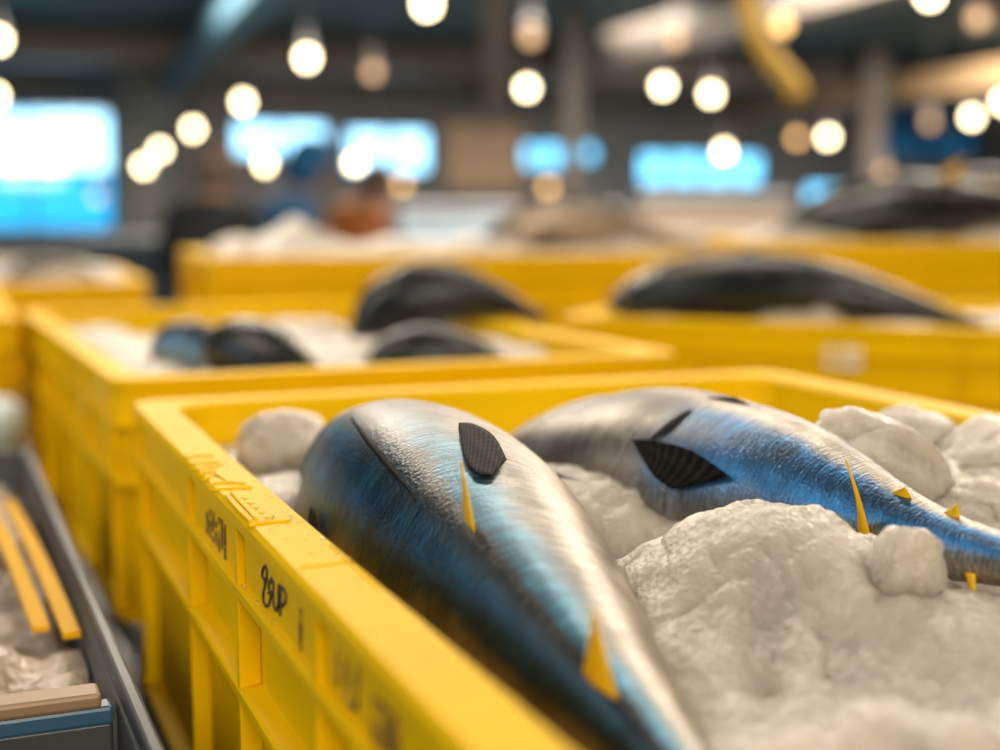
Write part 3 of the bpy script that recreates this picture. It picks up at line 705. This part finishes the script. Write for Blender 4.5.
# ------------------------------------------------------------------ fish in the other crates
def bg(spine, a, b, skin, label, up=(0, -.15, 1), **k):
    return tuna(spine, a, b, up, skin, label, 'blurred fish in the crates behind', res=(60, 36), **k)[0]
bg([P(350, 336, 1.93), P(392, 308, 1.93), P(440, 296, 1.93), P(495, 302, 1.93), P(545, 318, 1.93)], .050, .045, SKIN_C, 'dark arched fish at the far end of the second crate', fins=False, tail=False)
bg([P(362, 378, 1.60), P(400, 362, 1.60), P(445, 358, 1.6), P(490, 364, 1.60), P(530, 378, 1.60)], .038, .036, SKIN_C, 'dark fish just above the far rim of the front crate', fins=False, tail=False)
bg([P(150, 352, 1.72), P(185, 352, 1.70), P(225, 360, 1.68), P(265, 372, 1.66)], .040, .035, SKIN_E, 'pale blue fish lying in the ice at the left of the second crate', fins=False, tail=False)
bg([P(205, 352, 1.6), P(245, 355, 1.55), P(290, 366, 1.5), P(340, 388, 1.46)], .042, .038, SKIN_C, 'black backed fish right of the pale blue fish in the second crate', fins=False, tail=False)
fe = bg([P(605, 304, 2.10), P(665, 298, 2.06), P(735, 294, 2.02), P(815, 294, 1.97), P(900, 306, 1.92), P(985, 328, 1.86)], .060, .056, SKIN_C, 'large dark glossy tuna in the middle right crate', finlets=False, fins=False, tail=False)
bg([P(480, 244, 2.86), P(530, 226, 2.86), P(580, 222, 2.88), P(635, 230, 2.90), P(700, 250, 2.95)], .055, .05, SKIN_D, 'brown silver fish on the right end of the raised centre crate', fins=False, tail=False)
bg([P(765, 244, 3.15), P(825, 226, 3.15), P(890, 214, 3.15), P(950, 209, 3.15), P(1020, 209, 3.15), P(1085, 214, 3.15)], .085, .08, SKIN_C, 'big dark fish heaped on the farthest right crate')
bg([P(930, 196, 3.4), P(980, 190, 3.4), P(1060, 190, 3.4), P(1140, 205, 3.4)], .05, .05, SKIN_C, 'dark fish behind the big fish on the farthest right crate', fins=False, tail=False)
bg([P(0, 292, 3.22), P(36, 276, 3.22), P(74, 275, 3.22), P(112, 290, 3.22)], .045, .045, SKIN_D, 'pale fish with a dark underside in the far left crate', fins=False, tail=False)

# ------------------------------------------------------------------ stands, trough
def stand(c, w, l, rz, z, label):
    root = empty('steel_stand', (c.x, c.y, 0), rz); tag(root, label, 'table', 'steel stands')
    bm = bmesh.new(); box(bm, (-w / 2, -l / 2, z - .03), (w / 2, l / 2, z), .004); obj('tabletop', bm, STEEL, root)
    for sx in (-1, 1):
        for sy in (-1, 1):
            bm = bmesh.new(); x, y = sx * (w / 2 - .04), sy * (l / 2 - .04); box(bm, (x - .018, y - .018, 0), (x + .018, y + .018, z - .03), .003); obj('leg', bm, DARKSTEEL, root)
    bm = bmesh.new()
    for sx in (-1, 1): box(bm, (sx * (w / 2 - .04) - .01, -l / 2 + .05, .2), (sx * (w / 2 - .04) + .01, l / 2 - .05, .225))
    obj('stretcher', bm, DARKSTEEL, root)
for key, nm in (('A', 'front crate'), ('B', 'second crate'), ('G', 'crate at the left edge'), ('I', 'far left crate'), ('D', 'raised centre crate'), ('E', 'middle right crate'), ('F', 'farthest right crate')):
    o = crates[key]; stand(o.location, CW - .02, CL - .01, o.rotation_euler.z, o.location.z, 'steel stand under the ' + nm)
# steel trough to the left of the crates; its right rail runs beside them
ZT = 1.008
r0, r1 = PZ(170, 757, ZT), PZ(41, 471, ZT)
tr_a = atan(-(r1.x - r0.x) / (r1.y - r0.y)); TD = (r1 - r0).normalized(); TRr = Vector((TD.y, -TD.x, 0))
T0 = r0 - TD * .12; T0.z = 0
trough = empty('steel_trough', T0, tr_a); tag(trough, 'grey steel trough left of the front crate with a blue divider bar', 'trough')
TL, TW = 1.02, .70
dfront = (PZ(60, 690, ZT) - Vector((T0.x, T0.y, ZT))).dot(TD)
def tbox(name, lo, hi, m, bev=.002):
    bm = bmesh.new(); box(bm, lo, hi, bev); return obj(name, bm, m, trough)
tbox('rail', (-.008, 0, ZT - .02), (0, TL, ZT), DARKSTEEL, .002); tbox('rail', (-TW, 0, ZT - .022), (-TW + .016, TL, ZT), STEEL, .004)
tbox('side_wall', (-.010, 0, .80), (-.004, TL, ZT - .01), DARKSTEEL); tbox('side_wall', (-TW + .004, 0, .80), (-TW + .010, TL, ZT - .01), DARKSTEEL)
tbox('end_wall', (-TW, 0, .80), (0, .006, ZT - .005), DARKSTEEL); tbox('end_wall', (-TW, TL - .006, .80), (0, TL, ZT - .005), DARKSTEEL)
tbox('trough_floor', (-TW, 0, .79), (0, TL, .80), DARKSTEEL)
tbox('divider_cap', (-TW + .012, dfront - .008, ZT - .010), (-.018, dfront + .012, ZT - .002), mat('tan_lit_edge', (.24, .16, .09), .5, .2), .002)  # tan is the warm light on the bar's top, painted into its colour
tbox('divider', (-TW + .012, dfront - .006, ZT - .020), (-.012, dfront + .008, ZT - .010), BLUESTEEL); tbox('divider_panel', (-TW + .012, dfront - .001, .80), (-.012, dfront + .004, ZT - .020), DARKSTEEL)
for x in (-TW + .03, -.03):
    for y in (.03, TL - .03): tbox('leg', (x - .018, y - .018, 0), (x + .018, y + .018, .79), DARKSTEEL)
bpy.context.view_layer.update()
SLUSH = noisy(mat('dirty_slush', rough=.3, **{'Subsurface Weight': .2, 'Subsurface Scale': .01}), (.20, .13, .075), (.62, .52, .42), scale=9, bump=.6, bscale=60, lo=.42, hi=.66, dist=.01)
bm = bmesh.new(); nx, ny = 60, 70; rows = []
for j in range(ny + 1):
    r = []
    for i in range(nx + 1):
        x = -TW + .012 + (TW - .024) * i / nx; y = dfront + .012 + (TL - .02 - dfront - .012) * j / ny
        r.append(bm.verts.new((x, y, .955 + .018 * fbm(x, y, 9, 3, 2.) + .022 * lumps(x, y, 9, 3.) + .008 * lumps(x, y, 25, 1.))))
    rows.append(r)
for j in range(ny):
    for i in range(nx): bm.faces.new((rows[j][i], rows[j][i + 1], rows[j + 1][i + 1], rows[j + 1][i]))
rm = [rows[0][i] for i in range(nx + 1)] + [rows[j][nx] for j in range(1, ny + 1)] + [rows[ny][i] for i in range(nx - 1, -1, -1)] + [rows[j][0] for j in range(ny - 1, 0, -1)]
lo = [bm.verts.new((v.co.x, v.co.y, .803)) for v in rm]
for k in range(len(rm)): bm.faces.new((rm[k], rm[(k + 1) % len(rm)], lo[(k + 1) % len(rm)], lo[k]))
bm.faces.new(lo); bm.transform(trough.matrix_world)
sl = obj('slush', bm, SLUSH, None, smooth=True); tag(sl, 'dirty brown and white slush in the steel trough', 'slush', kind='stuff')
zs_ = .992
for a, b, lab in (((-16, 497), (41, 626), 'left one of two yellow straps lying on the slush'), ((8, 500), (72, 632), 'right one of two yellow straps lying on the slush')):
    p0, p1 = PZ(*a, zs_), PZ(*b, zs_); d = (p1 - p0); n = d.cross(Vector((0, 0, 1))).normalized() * .0052
    bm = bmesh.new(); N = 14; rg = []
    for i in range(N + 1):
        q = p0 + d * (i / N) + Vector((0, 0, .006 * sin(i / N * pi)))
        rg.append([bm.verts.new(q + n), bm.verts.new(q - n), bm.verts.new(q - n - Vector((0, 0, .004))), bm.verts.new(q + n - Vector((0, 0, .004)))])
    for u, v in zip(rg, rg[1:]):
        for k in range(4): bm.faces.new((u[k], u[(k + 1) % 4], v[(k + 1) % 4], v[k]))
    bm.faces.new(rg[0]); bm.faces.new(rg[-1])
    s = obj('strap', bm, STRAP, None); tag(s, lab, 'strap', 'yellow straps in the trough')
# white tub behind the trough on the left
c = P(-62, 470, 1.66); tub = empty('tub', (c.x, c.y, 0)); tag(tub, 'pale blue white plastic drum at the left edge beyond the trough', 'drum')
bm = bmesh.new(); lathe(bm, [(.0, 0), (.095, 0), (.10, .01), (.10, .5), (.104, .505), (.104, .53), (.10, .535), (.10, c.z + .04), (.106, c.z + .045), (.106, c.z + .07), (.1, c.z + .075)], 32); obj('drum_body', bm, WHITEPL, tub, smooth=True)
bm = bmesh.new(); lathe(bm, [(.1, c.z + .075), (.095, c.z + .082), (.02, c.z + .084), (.0, c.z + .084)], 32); obj('lid', bm, WHITEPL, tub, smooth=True)

# ------------------------------------------------------------------ pendant lamps
LAMPS = [ # px, py, brightness(0 bright 1 warm 2 dim), z height wish, label
 (427, 4, 0, 2.45, 'large bright pendant bulb cut by the top edge left of centre'), (307, 58, 0, 2.4, 'bright flat pendant bulb below the top edge left of centre'),
 (243, 102, 0, 2.3, 'bright bulb above the second window from the left'), (193, 129, 0, 2.2, 'bright bulb between the big window and the second window'),
 (160, 150, 0, 2.1, 'right bulb of the overlapping pair beside the big window'), (144, 166, 0, 2.05, 'left bulb of the overlapping pair beside the big window'),
 (265, 164, 0, 2.0, 'bright bulb under the second window from the left'), (355, 163, 0, 2.0, 'bright bulb at the lower left corner of the third window'),
 (402, 184, 1, 1.9, 'orange bulb under the third window'), (548, 187, 1, 1.9, 'orange bulb under the twin small windows in the centre'),
 (527, 88, 0, 2.35, 'bright bulb hanging in the centre above the small windows'), (663, 86, 0, 2.35, 'left bulb of the bright pair right of centre'),
 (711, 94, 0, 2.35, 'right bulb of the bright pair right of centre'), (724, 151, 0, 2.1, 'bright bulb in front of the wide right window'),
 (828, 137, 0, 2.15, 'bright bulb left of the dim blue window'), (797, 138, 1, 2.15, 'dim tan bulb beside the bright bulb right of centre'),
 (972, 117, 0, 2.2, 'bright bulb near the right edge under the duct'), (1003, 102, 0, 2.25, 'bulb cut by the right edge under the duct'),
 (930, -6, 0, 2.5, 'bulb cut by the top edge at upper right'), (782, 24, 1, 2.45, 'yellow bulb beside the hanging yellow hose'),
 (978, 18, 2, 2.45, 'dim bulb in the upper right corner'), (531, 36, 2, 2.4, 'dim orange bulb near the top centre'), (373, 72, 2, 2.35, 'dim beige bulb right of the bright flat one'),
 (97, 196, 2, 1.8, 'dim beige bulb low in front of the big blue window'), (-2, 40, 0, 2.4, 'upper bulb cut by the left edge'), (-4, 96, 0, 2.3, 'lower bulb cut by the left edge'),
 (675, 38, 2, 2.4, 'dim bulb above the bright pair right of centre'), (884, 172, 2, 2.0, 'dim bulb low above the farthest right fish'), (930, 122, 2, 2.15, 'dim tan bulb in front of the dim blue window')]
BE = [emis('bulb_warm_white', (1, .80, .48), 16.), emis('bulb_orange', (1, .56, .20), 4.2), emis('bulb_dim', (1, .60, .32), 1.9)]
SHADE = mat('lamp_shade_metal', (.12, .12, .12), .4, .6); CORD = mat('black_cord', (.02, .02, .02), .6)
protoL = []
for k in range(3):
    root = empty('pendant_lamp', (0, 0, -5))
    bm = bmesh.new(); bmesh.ops.create_uvsphere(bm, u_segments=20, v_segments=14, radius=1, matrix=Matrix.Diagonal((.047, .047, .052, 1))); obj('bulb', bm, BE[k], root, smooth=True)
    bm = bmesh.new(); lathe(bm, [(.02, .14), (.024, .10), (.05, .075), (.075, .045), (.078, .044), (.052, .08), (.028, .105), (.02, .145)], 24); obj('shade', bm, SHADE, root, smooth=True)
    bm = bmesh.new(); lathe(bm, [(.0, .20), (.02, .20), (.022, .13), (.0, .13)], 16); obj('socket', bm, SHADE, root, smooth=True)
    protoL.append(root)
used = set()
for px, py, kd, z, lab in LAMPS:
    d = ray(px, py); k = (z - ZC) / d.z; y = k * d.y; y = min(max(y, 6.5), 14.0 + (px % 7) * .15)
    p = P(px, py, y)
    if kd not in used: o = protoL[kd]; used.add(kd)
    else: o = copy_tree(protoL[kd])
    o.location = p; tag(o, lab, 'lamp', 'pendant lamps of the hall')
    bm = bmesh.new(); L = CEIL - p.z; tube(bm, [(0, 0, .19), (0, 0, L)], .006, 8); obj('cord', bm, CORD, o)

# ------------------------------------------------------------------ hanging hose, board, cartons
bm = bmesh.new(); pts = [P(738, -180, 5.0), P(744, -60, 5.0), P(748, 0, 5.0), P(756, 32, 5.0), P(772, 60, 5.0), P(788, 78, 5.0), P(800, 96, 5.0)]
pts[0].z = CEIL; tube(bm, smooth_line(pts, 6), .036, 14)
hz = obj('hose', bm, noisy(mat('yellow_rubber_hose', rough=.45), (.62, .36, .04), (.78, .47, .05), scale=5), None, smooth=True); tag(hz, 'thick yellow hose hanging from the ceiling at upper right', 'hose')
q0, z1 = on_wall(441, 120); q1, z0 = on_wall(523, 192)
bd = empty('plywood_board', H((q0 + q1) / 2, BACK - .05, z0)); tag(bd, 'pale tan board on the back wall between the third window and the twin windows', 'board')
bm = bmesh.new(); hall_box(bm, q0, q1, BACK - .05, BACK - .02, z0, z1); obj('panel', bm, noisy(mat('pale_plywood', rough=.6), (.70, .51, .35), (.78, .58, .41), scale=2), bd, world=True)
bm = bmesh.new()
for a, b, c_, d_ in ((q0, q1, z0, z0 + .05), (q0, q1, z1 - .05, z1), (q0, q0 + .05, z0, z1), (q1 - .05, q1, z0, z1)): hall_box(bm, a, b, BACK - .07, BACK - .05, c_, d_)
obj('board_frame', bm, noisy(mat('worn_wood', rough=.6), (.36, .25, .16), (.42, .3, .2), scale=2), bd, world=True)
def counter(px0, px1, ytop, ybot, depth, m, label, name='counter'):
    p0, p1 = P(px0, ytop, depth), P(px1, ytop, depth); root = empty(name, ((p0.x + p1.x) / 2, p0.y, 0)); tag(root, label, 'counter')
    w = (p1.x - p0.x) / 2; bm = bmesh.new(); box(bm, (-w, 0, 0), (w, .7, p0.z - .05), .01); obj('cabinet', bm, m, root)
    bm = bmesh.new(); box(bm, (-w - .03, -.04, p0.z - .05), (w + .03, .74, p0.z), .01); obj('countertop', bm, STEEL, root)
counter(-120, 178, 236, 300, 9.0, noisy(mat('grey_blue_counter', rough=.5), (.07, .11, .14), (.10, .15, .18), scale=2), 'grey blue counter under the big left window')
counter(400, 615, 205, 260, 11.0, noisy(mat('pale_blue_counter', rough=.5), (.22, .29, .36), (.28, .36, .44), scale=2), 'pale blue counter behind the raised centre crate')
counter(645, 790, 194, 240, 10.5, noisy(mat('tan_counter', rough=.5), (.30, .24, .20), (.36, .30, .25), scale=2), 'tan counter behind the right hand crates')

# ------------------------------------------------------------------ people at work
SKINP = mat('person_skin', (.42, .24, .16), .5, 0, **{'Subsurface Weight': .1, 'Subsurface Scale': .01})
def skin_obj(name, verts, edges, rads, m, parent, root=0, sub=2):
    me = bpy.data.meshes.new(name); me.from_pydata([Vector(v) for v in verts], edges, []); o = bpy.data.objects.new(name, me); COL.objects.link(o)
    md = o.modifiers.new('Skin', 'SKIN'); md.use_smooth_shade = True
    sv = me.skin_vertices[0].data
    for i, r in enumerate(rads): sv[i].radius = (r, r) if not isinstance(r, tuple) else r; sv[i].use_root = (i == root)
    s = o.modifiers.new('Subsurf', 'SUBSURF'); s.levels = sub; s.render_levels = sub
    me.materials.append(m); o.parent = parent; return o
def person(loc, rz, ht, lean, label, jacket, trousers, hairm, hood=None, apron=None):
    k = ht / 1.70; root = empty('person', loc, rz); tag(root, label, 'person', 'people working in the hall')
    le = radians(lean)
    def up(z, y=0, x=0):          # points above the hip swing forward (-y) with the lean
        h = z - .92; return (x * k, (y - h * sin(le)) * k, (.92 + h * cos(le)) * k)
    V = [up(.92), up(1.08), up(1.25), up(1.40), up(1.49), up(1.555, -.01), up(1.62, -.015), up(1.685, -.01)]
    R = [.125, .115, .13, .115, .052, .072, .085, .06]
    Ed = [(i, i + 1) for i in range(7)]
    def add(v, r, par): V.append(v); R.append(r); Ed.append((par, len(V) - 1)); return len(V) - 1
    n = add(up(1.60, -.105), .014, 6)
    arms = []
    for s in (-1, 1):
        sh = add(up(1.40, 0, s * .17), .058, 3); el = up(1.14, -.06, s * .25); a = add(el, .044, sh)
        hx, hy, hz_ = el; w = (hx - s * .06 * k, hy - .20 * k, hz_ - .08 * k); b = add(w, .030, a); h = (w[0] - s * .01 * k, w[1] - .075 * k, w[2] - .02 * k); hh = add(h, .034, b)
        for f in range(4):
            q = (h[0] + s * (f - 1.5) * .019 * k, h[1] - .03 * k, h[2] - .004 * k); f1 = add(q, .0095, hh); f2 = add((q[0], q[1] - .03 * k, q[2] - .012 * k), .009, f1); add((q[0], q[1] - (.045 + .006 * (f in (1, 2))) * k, q[2] - .035 * k), .008, f2)
        t1 = add((w[0] - s * .035 * k, w[1] - .035 * k, w[2] - .005 * k), .011, b); add((w[0] - s * .05 * k, w[1] - .07 * k, w[2] - .02 * k), .009, t1)
        arms.append((V[sh], el, w))
    legs = []
    for s in (-1, 1):
        hp = add((s * .09 * k, 0, .86 * k), .088, 0); kn = add((s * .10 * k, -.02 * k, .48 * k), .058, hp); an = add((s * .105 * k, .02 * k, .085 * k), .038, kn); add((s * .12 * k, -.13 * k, .04 * k), .035, an)
        legs.append((V[hp], V[kn], V[an]))
    skin_obj('body', V, Ed, [r * k for r in R], SKINP, root)
    jv = [up(.88), up(1.08), up(1.25), up(1.40), up(1.47)]; je = [(0, 1), (1, 2), (2, 3), (3, 4)]; jr = [(.185, .14), (.165, .135), (.175, .145), (.15, .12), .075]
    for sh, el, w in arms:
        i = len(jv); jv += [sh, el, tuple(Vector(el).lerp(Vector(w), .85))]; je += [(3, i), (i, i + 1), (i + 1, i + 2)]; jr += [.085, .066, .05]
    skin_obj('jacket', jv, je, [tuple(x * k for x in r) if isinstance(r, tuple) else r * k for r in jr], jacket, root)
    tv = [(0, 0, .92 * k)]; te = []; trr = [.135 * k]
    for hp, kn, an in legs:
        i = len(tv); tv += [hp, kn, an]; te += [(0, i), (i, i + 1), (i + 1, i + 2)]; trr += [.105 * k, .075 * k, .06 * k]
    skin_obj('trousers', tv, te, trr, trousers, root)
    for hp, kn, an in legs:
        skin_obj('boot', [(an[0], an[1], .2 * k), (an[0], an[1], .06 * k), (an[0] * 1.1, an[1] - .15 * k, .045 * k)], [(0, 1), (1, 2)], [.062 * k, .055 * k, .045 * k], hairm, root)
    hd = Vector(up(1.63, .015)); bm = bmesh.new(); bmesh.ops.create_uvsphere(bm, u_segments=24, v_segments=16, radius=1)
    for v in bm.verts:
        c = v.co.copy(); f = 1.
        if c.y < -.35 and c.z < .35: c.y *= .62                       # open towards the face
        v.co = Vector((c.x * .108 * k, c.y * .118 * k, c.z * (.125 if not hood else .14) * k)); v.co.rotate(Euler((le * .8, 0, 0))); v.co += hd
    obj('hood' if hood else 'hair', bm, hood or hairm, root, smooth=True)
    for s in (-1, 1):
        bm = bmesh.new(); bmesh.ops.create_uvsphere(bm, u_segments=10, v_segments=8, radius=.013 * k, matrix=Matrix.Translation(up(1.625, -.092, s * .033))); obj('eye', bm, INK, root, smooth=True)
    return root
DARKC = noisy(mat('dark_coat_cloth', rough=.85), (.012, .014, .018), (.025, .027, .03), scale=6)
BLUEC = noisy(mat('blue_jacket_cloth', rough=.7), (.006, .10, .27), (.010, .15, .36), scale=5)
ORANGEC = noisy(mat('orange_jacket_cloth', rough=.7), (.48, .13, .02), (.58, .18, .03), scale=5)
HAIRB = noisy(mat('brown_hair', rough=.6), (.13, .09, .07), (.19, .135, .105), scale=30); NAVY = noisy(mat('navy_trousers_cloth', rough=.8), (.015, .02, .035), (.03, .035, .05), scale=6)
def stand_at(px, d): p = P(px, 300, d); return (p.x, p.y, 0)
person(stand_at(196, 5.4), radians(160), 1.52, 18, 'person with brown hair in a dark coat bending, left of the blue jacket', DARKC, NAVY, HAIRB)
person(stand_at(243, 5.9), radians(112), 1.60, 28, 'person in a blue hooded jacket leaning over behind the ice heap', BLUEC, NAVY, HAIRB, hood=BLUEC)
person(stand_at(325, 7.6), radians(60), 1.60, 34, 'person in an orange jacket stooping, right of the blue jacket', ORANGEC, NAVY, HAIRB)

# ------------------------------------------------------------------ light
w = bpy.data.worlds.new('sky'); SC.world = w; w.use_nodes = True
bgn = w.node_tree.nodes['Background']; bgn.inputs[0].default_value = (.38, .76, 1.0, 1); bgn.inputs[1].default_value = 3.6
def area(name, loc, target, size, power, col):
    l = bpy.data.lights.new(name, 'AREA'); l.shape = 'RECTANGLE'; l.size, l.size_y = size; l.energy = power; l.color = col
    o = bpy.data.objects.new(name, l); COL.objects.link(o); o.location = loc
    o.rotation_euler = (Vector(target) - Vector(loc)).to_track_quat('-Z', 'Y').to_euler(); return o
WARM = (1, .87, .70); COOL = (.42, .72, 1.0)
area('unseen_warm_light', (1.1, .2, 2.9), (.3, .8, 1.05), (.5, 1.2), 16, WARM)
area('unseen_warm_light', (.6, 2.6, 2.95), (.3, 1.6, 1.0), (1.4, .3), 42, WARM)
area('unseen_warm_light', (-1.2, 4.0, 2.95), (-.5, 3.0, 1.0), (1.4, .3), 50, WARM)
area('unseen_warm_light', (2.2, 5.0, 2.95), (1.6, 4.0, 1.0), (1.4, .3), 60, WARM)
area('unseen_warm_light', (0, 9.5, 3.0), (0, 9.5, 0), (6, 2), 560, (1, .86, .70))  # broad panel added overhead to brighten the hall background
area('unseen_warm_light', (4, 13, 3.0), (4, 13, 0), (6, 2), 420, (1, .86, .70))  # second added panel, brightens the far end of the hall
area('unseen_warm_light', (.5, -2.2, 2.3), (.1, .9, 1.05), (1.6, .5), 84, WARM)  # fill added behind the camera for walls that face it
area('unseen_warm_light', (-1.9, .9, 2.9), (0, .9, 1.0), (.5, 1.6), 24, WARM)  # added fill from the left, lifts the shaded crate side
area('cool_side_fill', (-4.5, .6, 1.9), (0, 1.2, 1.0), (3.0, 2.0), 42, (.70, .86, 1.0))  # cool light added for blue reflections on the fish; no door stands here
def point(loc, power, col, r=.04):
    l = bpy.data.lights.new('bulb_light', 'POINT'); l.energy = power; l.color = col; l.shadow_soft_size = r
    o = bpy.data.objects.new('bulb_light', l); COL.objects.link(o); o.location = loc
for p_ in ((.9, 1.4, 2.3), (-.2, 2.2, 2.3), (1.8, 2.6, 2.3)): point(p_, 9, (1, .76, .48))
